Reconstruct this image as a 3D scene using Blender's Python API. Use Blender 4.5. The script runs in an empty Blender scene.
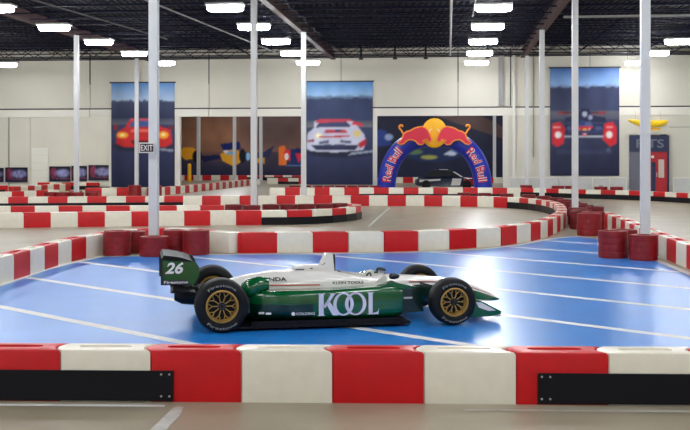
import bpy, bmesh, math, random
import numpy as np
from mathutils import Vector, Matrix
random.seed(7); np.random.seed(7)
S = bpy.context.scene
C = S.collection
PI = math.pi

# ------------------------------------------------------------------ camera, world, exposure
cam = bpy.data.cameras.new('camera'); cam_o = bpy.data.objects.new('camera', cam); C.objects.link(cam_o)
cam_o.location = (0, 0, 2.25); cam_o.rotation_euler = (PI/2, 0, 0)
cam.sensor_fit = 'HORIZONTAL'; cam.sensor_width = 36; cam.lens = 1050/690*36
cam.shift_y = -59/690; cam.clip_end = 400
S.camera = cam_o
W = bpy.data.worlds.new('World'); S.world = W; W.use_nodes = True
W.node_tree.nodes['Background'].inputs[0].default_value = (.6, .7, .9, 1)
W.node_tree.nodes['Background'].inputs[1].default_value = .02
S.view_settings.view_transform = 'Standard'; S.view_settings.look = 'None'
S.view_settings.gamma = 1; S.view_settings.use_curve_mapping = False
S.view_settings.exposure = 0.74
LAMP_STRENGTH = 38.0
TH = .098                                   # the building is turned a little from the camera axis
cT, sT = math.cos(TH), math.sin(TH)

# ------------------------------------------------------------------ materials
def lin(c):
    return tuple(((v/255)/12.92 if v/255 <= .04045 else ((v/255+.055)/1.055)**2.4) for v in c)
def mat(name, rgb, rough=.5, metal=0, noise=0, scale=8, bump=0, coat=0, emit=0, spec=.5, rgb2=None, detail=4):
    m = bpy.data.materials.new(name); m.use_nodes = True
    nt = m.node_tree; b = nt.nodes['Principled BSDF']; c = lin(rgb)
    b.inputs['Base Color'].default_value = (*c, 1)
    b.inputs['Roughness'].default_value = rough; b.inputs['Metallic'].default_value = metal
    b.inputs['Specular IOR Level'].default_value = spec
    if coat: b.inputs['Coat Weight'].default_value = coat; b.inputs['Coat Roughness'].default_value = .06
    if emit:
        b.inputs['Emission Color'].default_value = (*c, 1); b.inputs['Emission Strength'].default_value = emit
    if noise or bump or rgb2:
        tc = nt.nodes.new('ShaderNodeTexCoord'); n = nt.nodes.new('ShaderNodeTexNoise')
        n.inputs['Scale'].default_value = scale; n.inputs['Detail'].default_value = detail
        nt.links.new(tc.outputs['Object'], n.inputs['Vector'])
        if noise or rgb2:
            r = nt.nodes.new('ShaderNodeValToRGB'); nt.links.new(n.outputs['Fac'], r.inputs['Fac'])
            r.color_ramp.elements[0].position = .3; r.color_ramp.elements[1].position = .7
            d = lin(rgb2) if rgb2 else tuple(v*(1-noise) for v in c)
            r.color_ramp.elements[0].color = (*d, 1); r.color_ramp.elements[1].color = (*c, 1)
            nt.links.new(r.outputs[0], b.inputs['Base Color'])
        if bump:
            bp = nt.nodes.new('ShaderNodeBump'); bp.inputs['Strength'].default_value = bump
            bp.inputs['Distance'].default_value = .02
            nt.links.new(n.outputs['Fac'], bp.inputs['Height']); nt.links.new(bp.outputs[0], b.inputs['Normal'])
    return m
M = dict(
    concrete=mat('concrete', (160, 150, 128), .36, rgb2=(140, 130, 109), scale=.9, detail=9, spec=.5),
    blue=mat('blue_floor_paint', (32, 132, 214), .3, rgb2=(22, 118, 202), scale=1.3, detail=8),
    line=mat('white_line_paint', (226, 226, 224), .5, noise=.12, scale=5),
    oldline=mat('worn_line_paint', (196, 194, 186), .6, noise=.25, scale=7),
    wall=mat('painted_wall', (216, 213, 200), .75, noise=.06, scale=.5),
    trimw=mat('white_trim', (226, 224, 214), .6),
    deck=mat('roof_deck', (17, 20, 42), .75, noise=.3, scale=.6, spec=.1),
    joist=mat('joist_steel', (22, 24, 46), .65, spec=.15),
    girder=mat('girder_red_primer', (70, 36, 40), .65, noise=.3, scale=2),
    column=mat('column_paint', (212, 214, 216), .45, noise=.05, scale=3),
    pipe=mat('pipe_grey', (150, 150, 150), .5),
    duskpipe=mat('pipe_dusky', (96, 96, 100), .5),
    darkpipe=mat('pipe_dark', (40, 40, 48), .5),
    white=mat('barrier_white_plastic', (232, 226, 208), .38, noise=.07, scale=6, coat=.2),
    red=mat('barrier_red_plastic', (200, 5, 16), .4, noise=.14, scale=5, spec=.35),
    rail=mat('black_rail_plastic', (9, 9, 18), .45, spec=.25),
    bolt=mat('bolt_steel', (200, 200, 200), .3, metal=.8),
    tire=mat('red_painted_tire', (142, 6, 18), .5, noise=.3, scale=9, bump=.3),
    tiredark=mat('maroon_tire', (118, 10, 22), .6, noise=.3, scale=9),
    housing=mat('lamp_housing', (190, 190, 190), .5),
    lamp=mat('lamp_diffuser', (250, 252, 255), .5, emit=LAMP_STRENGTH),
    black=mat('black_composite', (6, 7, 12), .5, spec=.25),
    rubber=mat('tyre_rubber', (10, 11, 15), .6, noise=.2, scale=20, spec=.3),
    gold=mat('gold_wheel', (182, 142, 70), .35, metal=.35),
    carwhite=mat('white_car_paint', (228, 226, 220), .28, coat=.6),
    cargreen=mat('green_car_paint', (0, 88, 42), .22, noise=.1, scale=4, coat=.8),
    darkgreen=mat('car_dark_green', (2, 40, 28), .3, coat=.6),
    letter=mat('pale_lettering', (214, 214, 232), .45),
    letterdim=mat('grey_tyre_lettering', (150, 150, 148), .6),
    letterw=mat('white_lettering', (232, 232, 230), .45),
    ink=mat('black_lettering', (18, 18, 28), .5),
    stripe=mat('red_stripe', (196, 92, 76), .4),
    steel=mat('suspension_steel', (44, 45, 50), .35, metal=.6),
    chrome=mat('mirror_glass', (190, 195, 205), .08, metal=1),
    archblue=mat('inflatable_blue', (22, 46, 176), .35, noise=.12, scale=2),
    sun=mat('emblem_yellow', (246, 184, 22), .5),
    bull=mat('emblem_red', (216, 36, 66), .5),
    bullo=mat('emblem_outline', (240, 150, 40), .5),
    letterred=mat('red_lettering', (206, 24, 56), .5),
    navy=mat('navy_panel', (28, 38, 74), .5),
    greypanel=mat('grey_panel', (104, 106, 120), .5),
    doorred=mat('red_door', (176, 22, 36), .4),
    glass=mat('door_glass', (206, 190, 178), .15),
    yellow=mat('yellow_inflatable', (246, 206, 26), .4),
    mesh=mat('pale_fence_panel', (206, 208, 206), .6, noise=.1, scale=6),
    seat=mat('black_seat', (24, 24, 28), .7),
    signink=mat('sign_maroon', (58, 18, 32), .5),
    carnavy=mat('navy_body_paint', (26, 32, 62), .25, coat=.6),
    winglass=mat('car_glass', (30, 34, 42), .08),
)
# ------------------------------------------------------------------ mesh helpers
class MB:
    def __init__(s): s.v = []; s.f = []; s.m = []
    def add(s, vs, fs, mi=0):
        o = len(s.v); s.v += [tuple(p) for p in vs]
        for q in fs: s.f.append([i+o for i in q]); s.m.append(mi)
        return s
    def box(s, x0, x1, y0, y1, z0, z1, mi=0):
        return s.add([(x0,y0,z0),(x1,y0,z0),(x1,y1,z0),(x0,y1,z0),(x0,y0,z1),(x1,y0,z1),(x1,y1,z1),(x0,y1,z1)],
              [(0,3,2,1),(4,5,6,7),(0,1,5,4),(1,2,6,5),(2,3,7,6),(3,0,4,7)], mi)
    def bar(s, a, b, w, h=None, n=4, mi=0):          # rod between two points
        a = Vector(a); b = Vector(b); d = (b-a).normalized(); h = h or w
        up = Vector((0,0,1)) if abs(d.z) < .95 else Vector((1,0,0))
        x = d.cross(up).normalized(); y = x.cross(d)
        vs = []
        for p in (a, b):
            for k in range(n):
                t = 2*PI*(k+.5)/n; r = 1/math.cos(PI/n) if n == 4 else 1
                vs.append(p + x*math.cos(t)*w/2*r + y*math.sin(t)*h/2*r)
        fs = [(k, (k+1) % n, n+(k+1) % n, n+k) for k in range(n)] + [tuple(range(n-1,-1,-1)), tuple(range(n,2*n))]
        return s.add(vs, fs, mi)
    def tube(s, path, r, n=12, caps=True, mi=0):
        rr = r if hasattr(r, '__len__') else [r]*len(path)
        P = [Vector(p) for p in path]; rings = []; pn = None
        for i, p in enumerate(P):
            d = (P[min(i+1,len(P)-1)]-P[max(i-1,0)]).normalized()
            if pn is None:
                up = Vector((0,0,1)) if abs(d.z) < .9 else Vector((0,1,0)); x = d.cross(up).normalized()
            else: x = (pn - d*pn.dot(d)).normalized()
            pn = x; y = d.cross(x)
            rings.append([p + x*math.cos(2*PI*k/n)*rr[i] + y*math.sin(2*PI*k/n)*rr[i] for k in range(n)])
        return s.rings(rings, caps, mi)
    def rings(s, rings, caps=True, mi=0, close=True, mfun=None):
        n = len(rings[0]); o = len(s.v)
        for r in rings: s.v += [tuple(p) for p in r]
        for i in range(len(rings)-1):
            for k in range(n if close else n-1):
                s.f.append([o+i*n+k, o+i*n+(k+1) % n, o+(i+1)*n+(k+1) % n, o+(i+1)*n+k]); s.m.append(mfun(i,k) if mfun else mi)
        if caps:
            s.f.append([o+k for k in range(n-1,-1,-1)]); s.m.append(mi)
            s.f.append([o+(len(rings)-1)*n+k for k in range(n)]); s.m.append(mi)
        return s
    def lathe(s, prof, n=40, mi=0, closed=False):    # (r, y) profile about the y axis
        rings = [[(r*math.cos(2*PI*k/n), y, r*math.sin(2*PI*k/n)) for k in range(n)] for r, y in prof]
        if closed: rings.append(rings[0])
        return s.rings(rings, False, mi)
    def prism(s, poly, a, b, ax='y', mi=0):           # 2D outline extruded along an axis between a and b
        def P(u, v, w): return {'y': (u, w, v), 'z': (u, v, w), 'x': (w, u, v)}[ax]
        n = len(poly); vs = [P(u,v,a) for u,v in poly]+[P(u,v,b) for u,v in poly]
        return s.add(vs, [tuple(range(n)), tuple(range(2*n-1,n-1,-1))]+[(k,n+k,n+(k+1) % n,(k+1) % n) for k in range(n)], mi)
    def mesh(s, name, mats, smooth=False, angle=35):
        me = bpy.data.meshes.new(name); me.from_pydata(s.v, [], s.f)
        for m in (mats if isinstance(mats, (list, tuple)) else [mats]): me.materials.append(m)
        me.polygons.foreach_set('material_index', s.m)
        bm = bmesh.new(); bm.from_mesh(me); bmesh.ops.recalc_face_normals(bm, faces=bm.faces)
        if smooth:
            for f in bm.faces: f.smooth = True
            for e in bm.edges:
                if len(e.link_faces) == 2 and e.calc_face_angle(0) > math.radians(angle): e.smooth = False
        bm.to_mesh(me); bm.free()
        return me
    def build(s, name, mats, parent=None, smooth=False, angle=35):
        return put(name, s.mesh(name, mats, smooth, angle), parent)
def put(name, me, parent=None, loc=None, rz=None):
    o = bpy.data.objects.new(name, me); C.objects.link(o); o.parent = parent
    if loc is not None: o.location = loc
    if rz is not None: o.rotation_euler = (0, 0, rz)
    return o
def tag(o, label=None, cat=None, group=None, kind=None):
    if label: o['label'] = label
    if cat: o['category'] = cat
    if group: o['group'] = group
    if kind: o['kind'] = kind
    return o
def empty(name, loc=(0,0,0), rz=0):
    o = put(name, None, None, loc, rz); o.empty_display_size = .2; return o
def copy_tree(o, parent=None):
    c = o.copy(); C.objects.link(c); c.parent = parent
    for ch in o.children: copy_tree(ch, c)
    return c
def text_data(txt, bold=0., shear=0., space=1.):     # flat lettering as vertex and face arrays, height of capitals = 1
    cu = bpy.data.curves.new('t', 'FONT'); cu.body = txt; cu.size = 1; cu.offset = bold; cu.shear = shear
    cu.space_character = space; cu.resolution_u = 3
    ob = bpy.data.objects.new('t', cu); C.objects.link(ob)
    me = bpy.data.meshes.new_from_object(ob.evaluated_get(bpy.context.evaluated_depsgraph_get()))
    v = np.array([p.co[:] for p in me.vertices]); f = [list(p.vertices) for p in me.polygons]
    bpy.data.objects.remove(ob); bpy.data.curves.remove(cu); bpy.data.meshes.remove(me)
    v[:,0] -= v[:,0].min(); v[:,1] -= v[:,1].min()
    return v, f
def letters(name, txt, parent, m, org, xd, yd, width, height=None, bold=0., shear=0., wrap=None, subdiv=0):
    v, f = text_data(txt, bold, shear)
    v[:,0] *= width/v[:,0].max(); v[:,1] *= (height or width)/v[:,1].max() if height else width/ max(v[:,0].max(),1e-6)
    if wrap and subdiv:
        me = bpy.data.meshes.new('t'); me.from_pydata([tuple(p) for p in v], [], f); bm = bmesh.new(); bm.from_mesh(me)
        bmesh.ops.triangulate(bm, faces=bm.faces); 
        for _ in range(subdiv):
            es = [e for e in bm.edges if e.calc_length() > .08]
            if es: bmesh.ops.subdivide_edges(bm, edges=es, cuts=1, use_grid_fill=True); bmesh.ops.triangulate(bm, faces=bm.faces)
        bm.verts.index_update(); v = np.array([p.co[:] for p in bm.verts]); f = [[q.index for q in p.verts] for p in bm.faces]; bm.free(); bpy.data.meshes.remove(me)
    if wrap: pts = [wrap(a, b) for a, b, _ in v]
    else:
        o, x, y = Vector(org), Vector(xd), Vector(yd); pts = [o + x*a + y*b for a, b, _ in v]
    me = bpy.data.meshes.new(name); me.from_pydata([tuple(p) for p in pts], [], f); me.materials.append(m)
    return put(name, me, parent)

# ------------------------------------------------------------------ building shell
def bw(q, d=0, z=0, D=62.5):         # point on the line of the end wall: q metres along it, d metres behind it
    return (q*cT + d*sT, D - q*sT + d*cT, z)
fl = MB(); fl.add([(-70,-25,0),(75,-25,0),(75,125,0),(-70,125,0)], [(0,1,2,3)])
floor = tag(fl.build('floor', M['concrete']), 'grey sealed concrete floor of the kart track hall', None, kind='structure')

BLUE = [(-6.2,9.85),(6.9,9.65),(6.70,15.9),(6.47,19.69),(6.62,22.29),(6.75,24.6),(6.95,28.2),(6.42,29.3),(5.63,28.4),
        (4.4,26.4),(3.5,25.4),(2.5,24.75),(1.27,24.3),(-1.03,24.0),(-3.07,23.85),(-5.4,23.35),(-5.68,22.0),(-5.85,20.72),(-5.93,18.0),(-6.05,15.0)]
bp = MB(); bp.add([(x,y,.003) for x,y in BLUE], [tuple(range(len(BLUE)))])
blue = bp.build('blue_paint', M['blue'], floor)
def strip(a, b, w, z, name, m, parent):
    a = Vector((*a,0)); b = Vector((*b,0)); d = (b-a).normalized(); n = Vector((-d.y,d.x,0))*w/2
    k = MB(); k.add([(p.x,p.y,z) for p in (a-n,b-n,b+n,a+n)], [(0,1,2,3)]); return k.build(name, m, parent)
def clip_line(z0, slope):
    hits = []
    for i in range(len(BLUE)):
        (x1,y1),(x2,y2) = BLUE[i], BLUE[(i+1) % len(BLUE)]
        g1 = y1-(z0-slope*x1); g2 = y2-(z0-slope*x2)
        if g1*g2 < 0:
            t = g1/(g1-g2); hits.append((x1+t*(x2-x1), y1+t*(y2-y1)))
    hits.sort(); return [(hits[i], hits[i+1]) for i in range(0, len(hits)-1, 2)]
for z0 in (7.7, 10.8, 13.87, 16.95, 20.15, 23.35, 26.45, 29.8, 32.9, 36.0):
    for a, b in clip_line(z0, .945): strip(a, b, .17, .005, 'painted_line', M['line'], blue)
bl = MB()
E_ = BLUE[2:-1]
def offs(P, w):
    out = []
    for i, p in enumerate(P):
        a = Vector(P[max(i-1,0)]); b = Vector(P[min(i+1,len(P)-1)]); d = (b-a).normalized(); out.append((p[0]-d.y*w, p[1]+d.x*w))
    return out
Ei, Eo = offs(E_, .0), offs(E_, -.15)
bl.rings([[(x,y,.006) for x,y in Ei], [(x,y,.006) for x,y in Eo]], False, close=False)
bl.build('border_line', M['line'], blue)
strip((-4.4,9.52),(-1.62,9.44), .07, .004, 'painted_line', M['line'], floor)
strip((1.05,9.29),(4.4,9.2), .05, .004, 'painted_line', M['oldline'], floor)
sm = MB(); sm.add([(-1.60,8.55,.004),(-1.47,8.55,.004),(-1.43,9.1,.004),(-1.44,9.42,.004),(-1.53,9.38,.004),(-1.57,9.0,.004)], [(0,1,2,3,4,5)]); sm.build('paint_smear', M['oldline'], floor)
strip((1.99,46.0),(.75,33.4), .1, .004, 'painted_line', M['oldline'], floor)

# end wall: pier panels, lintel band and the upper panels, each with a joint between
wb = empty('wall_back'); tag(wb, 'off-white end wall with wide openings below a concrete band', None, kind='structure')
def slab(name, q0, q1, z0, z1, d0, d1, m, parent, D=62.5):
    k = MB(); P = [bw(q0,d0,z0,D),bw(q1,d0,z0,D),bw(q1,d1,z0,D),bw(q0,d1,z0,D),bw(q0,d0,z1,D),bw(q1,d0,z1,D),bw(q1,d1,z1,D),bw(q0,d1,z1,D)]
    k.add(P, [(0,3,2,1),(4,5,6,7),(0,1,5,4),(1,2,6,5),(2,3,7,6),(3,0,4,7)]); return k.build(name, m, parent)
TOP = 9.1
js = [-46,-37,-30.6,-23.1,-15.62,-8.24,-.24,6.69,14.33,22.0,29.6,37.2,46]
for a, b in zip(js, js[1:]):
    slab('wall_panel', a+.02, b-.02, 5.16, TOP, 0, .25, M['wall'], wb)
    slab('band_panel', a+.02, b-.02, 4.63, 5.08, -.06, .25, M['trimw'], wb)
slab('joint_backing', -46, 46, 4.7, TOP, .12, .24, M['darkpipe'], wb)
for a, b in ((-14.43,-10.02),(-2.58,1.91),(9.31,16.55),(18.75,46)):
    slab('pier_panel', a, b, 0, 4.63, 0, .25, M['wall'], wb)
slab('pier_panel', 16.55, 18.75, 3.5, 4.63, 0, .25, M['wall'], wb)
slab('pier_panel', -46, -34, 0, 4.63, 0, .25, M['wall'], wb)
for q in (-14.43,-10.32,-2.58,1.61,9.31):                                  # pale jambs of the openings
    slab('jamb', q, q+.3, 0, 4.62, -.05, .3, M['trimw'], wb)
slab('sill_groove', 18.8, 46, 3.9, 3.94, -.02, .0, M['pipe'], wb)
for q, z0, z1 in ((-15.62,6.6,8.4),(-8.24,6.6,8.4),(6.69,6.6,8.4),(9.75,5.2,8.5)):
    slab('joint_strip', q-.03, q+.03, z0, z1, -.02, 0, M['darkpipe'], wb)
slab('downpipe', 9.86, 10.02, 0, 8.5, -.18, -.02, M['trimw'], wb)
slab('grey_slab', 9.05, 9.35, 5.2, 8.5, -.15, -.02, M['pipe'], wb)  # plain grey vertical slab on the upper wall
slab('downpipe', 11.05, 11.1, 2.2, 8.3, -.08, -.02, M['pipe'], wb)
# rooms behind the openings
wr = empty('wall_recess'); tag(wr, 'pale panelled wall deep inside the left opening', None, kind='structure')
for a, b in ((-36,-30.2),(-30.1,-25.3),(-25.2,-23.62),(-22.13,-20.0),(-19.9,-15.4)):
    slab('wall_panel', a, b, 0, 8.8, 0, .2, M['wall'], wr, 76)
slab('door_recess', -23.62, -22.13, 0, 8.8, .1, .2, M['wall'], wr, 76)
for z in (.05,.62,1.19,1.76,2.33):
    slab('roller_slat', -23.5, -22.25, z, z+.54, .05, .1, M['trimw'], wr, 76)
for p, q in ((bw(-12.5,.3), bw(-15.4,0,0,76)), (bw(-15.4,.2,0,76), bw(-18.2,0,0,102.3))):
    MB().bar((p[0],p[1],4.4),(q[0],q[1],4.4),.2,8.8).build('wall_panel', M['wall'], wr)
wf = empty('wall_far'); tag(wf, 'far wall of the second track room', None, kind='structure')
slab('wall_panel', -22, 30, 0, 8.8, 0, .2, M['wall'], wf, 102.4)
for i, (a, b) in enumerate((((-30,-22),(-30,70)), ((34,-22),(34,70)))):
    k = MB(); p, q = a, b
    w = MB(); w.box(-.15, .15, 0, 92, 0, 8.8)
    o = tag(w.build('wall_'+('left','right')[i], M['wall']), ('plain white side wall beyond the left of the view','plain white side wall beyond the right of the view')[i], None, kind='structure')
    o.location = (p[0]-(0 if i else 4), p[1], 0); o.rotation_euler = (0,0,-TH)
w = MB(); w.box(-40, 32, -.15, .15, 0, 8.8); o = tag(w.build('wall_front', M['wall']), 'plain white wall behind the viewpoint', None, kind='structure'); o.location = (0,-19,0); o.rotation_euler = (0,0,-TH)

# roof: ribbed deck, girders over the column lines, bar joists between them
cl = MB()
NR = 0
cl.add([(-60,-25,8.75),(65,-25,8.75),(65,112,8.75),(-60,112,8.75)], [(0,3,2,1)])
ceiling = tag(cl.build('ceiling', M['deck']), 'dark navy ribbed roof deck with bar joists', None, kind='structure')
nt = M['deck'].node_tree                           # fine deck ribs running along the hall
tc = nt.nodes.new('ShaderNodeTexCoord'); wv = nt.nodes.new('ShaderNodeTexWave'); wv.inputs['Scale'].default_value = 1.1
bpn = nt.nodes.new('ShaderNodeBump'); bpn.inputs['Strength'].default_value = 1; bpn.inputs['Distance'].default_value = .08
nt.links.new(tc.outputs['Object'], wv.inputs['Vector']); nt.links.new(wv.outputs['Fac'], bpn.inputs['Height'])
nt.links.new(bpn.outputs[0], nt.nodes['Principled BSDF'].inputs['Normal'])
gm = MB(); gm.box(-.13,.13,0,110,8.0,8.04).box(-.13,.13,0,110,8.42,8.46).box(-.02,.02,0,110,8.04,8.42)
gme = gm.mesh('girder', M['girder'])
GX = -4.45 - 24.4*math.tan(TH)                   # column line through the left foreground column, at y = 0
BAY = 11.12/cT
for i in range(-3, 4):
    put('girder', gme, ceiling, (GX + i*BAY/cT*1.0 - (-14)*0, -8, 0), -TH).location = (GX + i*BAY/cT - 8*math.tan(TH), -8, 0)
jm = MB(); L = BAY-.3
jm.box(.15,L+.15,-.05,.05,8.66,8.72).box(.15,L+.15,-.05,.05,8.08,8.13)
nseg = 12
for k in range(nseg):
    x0 = .15+L*k/nseg; x1 = .15+L*(k+1)/nseg
    jm.bar((x0,0,8.1 if k % 2 else 8.68), (x1,0,8.68 if k % 2 else 8.1), .035)
jme = jm.mesh('joist', M['joist'])
for r in range(34):
    for i in range(-3, 3):
        s = 3 + r*1.86                              # distance along the girder
        x = GX + i*BAY*cT + i*BAY*sT*math.tan(TH) + 0; 
        px = GX + s*math.tan(TH); py = s
        put('joist', jme, ceiling, (px + i*BAY*cT, py - i*BAY*sT, 0), -TH)

# steel columns
def column(x, y, label, h=8.0, w=.2):
    t = tag(empty('steel_column', (x,y,0), -TH), label, 'column', 'columns of the hall')
    MB().box(-w/2,w/2,-w/2,w/2,.02,h-.02).build('shaft', M['column'], t)
    MB().box(-w*.8,w*.8,-w*.8,w*.8,0,.025).build('base_plate', M['column'], t)
    MB().box(-w*.75,w*.75,-w*.75,w*.75,h-.025,h).build('cap_plate', M['darkpipe'], t)
    return t
column(-4.45,24.45,'white steel column among red tire stacks at left, carrying a small dark sign')
column(6.79,23.75,'white steel column behind two red tire stacks at right')
column(-3.18,36.7,'white steel column rising from the tires of the striped island')
column(7.80,35.6,'white steel column in front of the hanging formula car banner')
column(-12.76,49.9,'leftmost white steel column, in front of the pale recess wall')
column(-1.91,48.6,'white steel column at the left edge of the white race car banner', w=.22)
column(8.95,47.7,'white steel column just left of the hanging formula car banner', w=.22)
column(-12.22,61.6,'slim white column in front of the red sports car banner', w=.2)
column(10.4,60.0,'slim white column between the blue arch and the formula car banner', w=.18)
for q, l in ((-13.5,'left white post before the brown race mural'),(-10.15,'middle white post before the brown race mural'),(-7.7,'right white post before the brown race mural'),(13.4,'white post deep inside the opening behind the blue arch')):
    x, y, z = bw(q,0,0,95); column(x, y, l, w=.28)

# ceiling pipes
def pipe(pts, r, label, m='pipe'):
    k = MB(); k.tube(pts, r, 8); return tag(k.build('ceiling_pipe', M[m], smooth=True), label, 'pipe')
def al(s, i, z): return (GX + s*math.tan(TH) + i*BAY*cT, s - i*BAY*sT, z)
pipe([al(28,.62,7.95), al(60,.62,7.95)], .05, 'thin pale conduit running along the dark ceiling left of the middle lamps')
pipe([al(28,.70,8.0), al(44,.70,8.0)], .03, 'second thin conduit beside the pale ceiling conduit')
pipe([al(36,1.02,7.85), al(36,2.6,7.85)], .05, 'nearer pale pipe crossing the right ceiling bay')
pipe([al(43,1.02,7.8), al(43,2.9,7.8)], .05, 'farther pale pipe crossing the right ceiling bay')
pipe([al(26,-.45,7.9), al(58,-.22,7.9)], .035, 'grey pipe slanting along the ceiling left of the middle column', 'duskpipe')
pipe([al(20,-.9,7.9), al(50,-.6,7.9)], .03, 'grey conduit along the ceiling above the leftmost lamps', 'duskpipe')
pipe([bw(-30,-.5,8.15), bw(24,-.5,8.15)], .04, 'dark pipe crossing high along the end wall', 'darkpipe')

for i, q in enumerate((1.0, 3.0, 4.8, 8.4)):
    t = tag(empty('pipe_bracket', bw(q,-.45,7.95), -TH), f'{["first","second","third","fourth"][i]} small dark bracket from the left, under the roof above the arch', 'bracket', 'dark brackets under the roof edge')
    MB().box(-.06,.06,-.06,.06,.1,.8).build('hanger', M['darkpipe'], t); MB().box(-.12,.12,-.1,.1,-.02,.1).build('clamp', M['darkpipe'], t)

# ------------------------------------------------------------------ lamps
lh = MB(); lh.box(-.66,.66,-.3,.3,.16,.24)
lh_me = lh.mesh('housing', M['housing'])
def rr_box(w, d, z0, z1, r, n=6):
    pts = []
    for cx, cy, a0 in ((w-r,d-r,0),(-w+r,d-r,PI/2),(-w+r,-d+r,PI),(w-r,-d+r,3*PI/2)):
        for k in range(n): a = a0+PI/2*k/(n-1); pts.append((cx+r*math.cos(a), cy+r*math.sin(a)))
    return [[(x*f, y*f, z) for x,y in pts] for z, f in ((z1,1),(z0+.05,1),(z0,.93))]
ld = MB(); ld.rings(rr_box(.64,.27,-.02,.16,.265,9))
ld_me = ld.mesh('diffuser', M['lamp'])
hm = MB()
for x in (-.5,.5): hm.bar((x,0,.2),(x,0,.85),.012)
hm_me = hm.mesh('hanger', M['darkpipe'])
def lamp(x, y, label, z=7.37):
    t = tag(empty('ceiling_lamp', (x,y,z), -TH), label, 'ceiling lamp', 'fluorescent lamps of the hall')
    put('housing', lh_me, t); put('diffuser', ld_me, t); put('hanger', hm_me, t)
ORD = ['first','second','third','fourth','fifth','sixth','seventh','eighth','ninth','tenth','eleventh','twelfth','thirteenth','fourteenth']
LN = {'line by the leftmost column': (-10.18,58.9), 'line left of the white car banner': (-2.07,58.7), 'line above the blue arch': (7.36,58.7),
      'line by the navy portal': (16.3,58.7), 'line at the far left edge': (-19.4,60), 'line beyond the right edge': (26,57.5)}
for nm, (x0, y0) in LN.items():
    for k in range(14):
        y = y0 - k*5.45; x = x0 - k*5.45*math.tan(TH)
        if y < -13: break
        lamp(x, y, f'white fluorescent lamp, {ORD[k]} from end wall, in the {nm}')
for i, q in enumerate((-27,-22.5,-18,-9.5,.5,10.5,20)):  # unseen lamps added to brighten the rooms behind the openings
    for j in range(5):
        x, y, z = bw(q, 0, 0, 67+j*7.5)
        if j > 1 and i < 3: continue
        if i < 3: x, y, z = bw(q, 0, 0, 66.5+j*4)
        lamp(x, y, f'unseen lamp added behind the end wall, {ORD[j]} row, {ORD[i]} from the left')

# ------------------------------------------------------------------ flat prints painted on a vertex grid
class Print:
    def __init__(s, w, h, nx, ny, base):
        s.w, s.h, s.nx, s.ny = w, h, nx, ny
        s.x, s.y = np.meshgrid((np.arange(nx)+.5)/nx, (np.arange(ny)+.5)/ny)      # y upwards
        s.a = np.ones((ny,nx,3))*np.array(lin(base))
    fx = staticmethod(lambda x: x); fy = staticmethod(lambda y: y)
    def soften(s, n=1):
        for _ in range(n):
            p = np.pad(s.a, ((1,1),(1,1),(0,0)), 'edge'); s.a = (p[:-2,1:-1]+p[2:,1:-1]+p[1:-1,:-2]+p[1:-1,2:]+2*p[1:-1,1:-1])/6
    def mix(s, m, c, al=1): s.a = s.a*(1-(m*al)[...,None]) + np.array(lin(c))*(m*al)[...,None]
    def grad(s, y0, y1, c0, c1):
        t = np.clip((s.y-y0)/(y1-y0),0,1)[...,None]; m = ((s.y>=y0)&(s.y<=y1))[...,None]
        s.a = np.where(m, np.array(lin(c0))*(1-t)+np.array(lin(c1))*t, s.a)
    def ell(s, cx, cy, rx, ry, c, al=1, soft=.15):
        d = np.sqrt(((s.x-cx)/rx)**2+((s.y-cy)/ry)**2); s.mix(np.clip((1-d)/soft+.5,0,1), c, al)
    def poly(s, P, c, al=1):
        P = [(s.fx(x),s.fy(y)) for x,y in P]; inside = np.zeros_like(s.x, bool); n = len(P); j = n-1
        for i in range(n):
            (xi,yi),(xj,yj) = P[i],P[j]
            if yi != yj: inside ^= ((yi>s.y)!=(yj>s.y)) & (s.x < (xj-xi)*(s.y-yi)/(yj-yi)+xi)
            j = i
        s.mix(inside.astype(float), c, al)
    def rect(s, x0, x1, y0, y1, c, al=1): s.mix(((s.x>=x0)&(s.x<=x1)&(s.y>=y0)&(s.y<=y1)).astype(float), c, al)
    def blotch(s, amp, fx=6, fy=6):
        g = np.random.rand(fy+2, fx+2); u = s.x*fx; v = s.y*fy; i = u.astype(int); j = v.astype(int); a = u-i; b = v-j
        n = g[j,i]*(1-a)*(1-b)+g[j,i+1]*a*(1-b)+g[j+1,i]*(1-a)*b+g[j+1,i+1]*a*b
        s.a = s.a*(1+amp*(n-.5))[...,None]
    def build(s, name, q0, z0, d, D, parent=None, thick=.02, wave=0):
        vs, fs = [], []
        for j in range(s.ny):
            for i in range(s.nx):
                wv_ = wave*math.sin(i/s.nx*21+.5*math.sin(j/s.ny*7))
                vs.append(bw(q0+s.w*i/(s.nx-1), d+wv_, z0+s.h*j/(s.ny-1), D))
        for j in range(s.ny-1):
            for i in range(s.nx-1): a = j*s.nx+i; fs.append((a,a+1,a+s.nx+1,a+s.nx))
        me = bpy.data.meshes.new(name); me.from_pydata(vs, [], fs)
        ca = me.color_attributes.new('print', 'FLOAT_COLOR', 'POINT')
        ca.data.foreach_set('color', np.concatenate([s.a.reshape(-1,3), np.ones((s.nx*s.ny,1))],1).ravel())
        me.materials.append(M['print']); o = put(name, me, parent)
        if thick:
            md = o.modifiers.new('thickness','SOLIDIFY'); md.thickness = thick
        return o
pm = bpy.data.materials.new('printed_vinyl'); pm.use_nodes = True; M['print'] = pm
an = pm.node_tree.nodes.new('ShaderNodeAttribute'); an.attribute_name = 'print'
pm.node_tree.links.new(an.outputs['Color'], pm.node_tree.nodes['Principled BSDF'].inputs['Base Color'])
pm.node_tree.nodes['Principled BSDF'].inputs['Roughness'].default_value = .45
pm.node_tree.nodes['Principled BSDF'].inputs['Specular IOR Level'].default_value = .3

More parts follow.
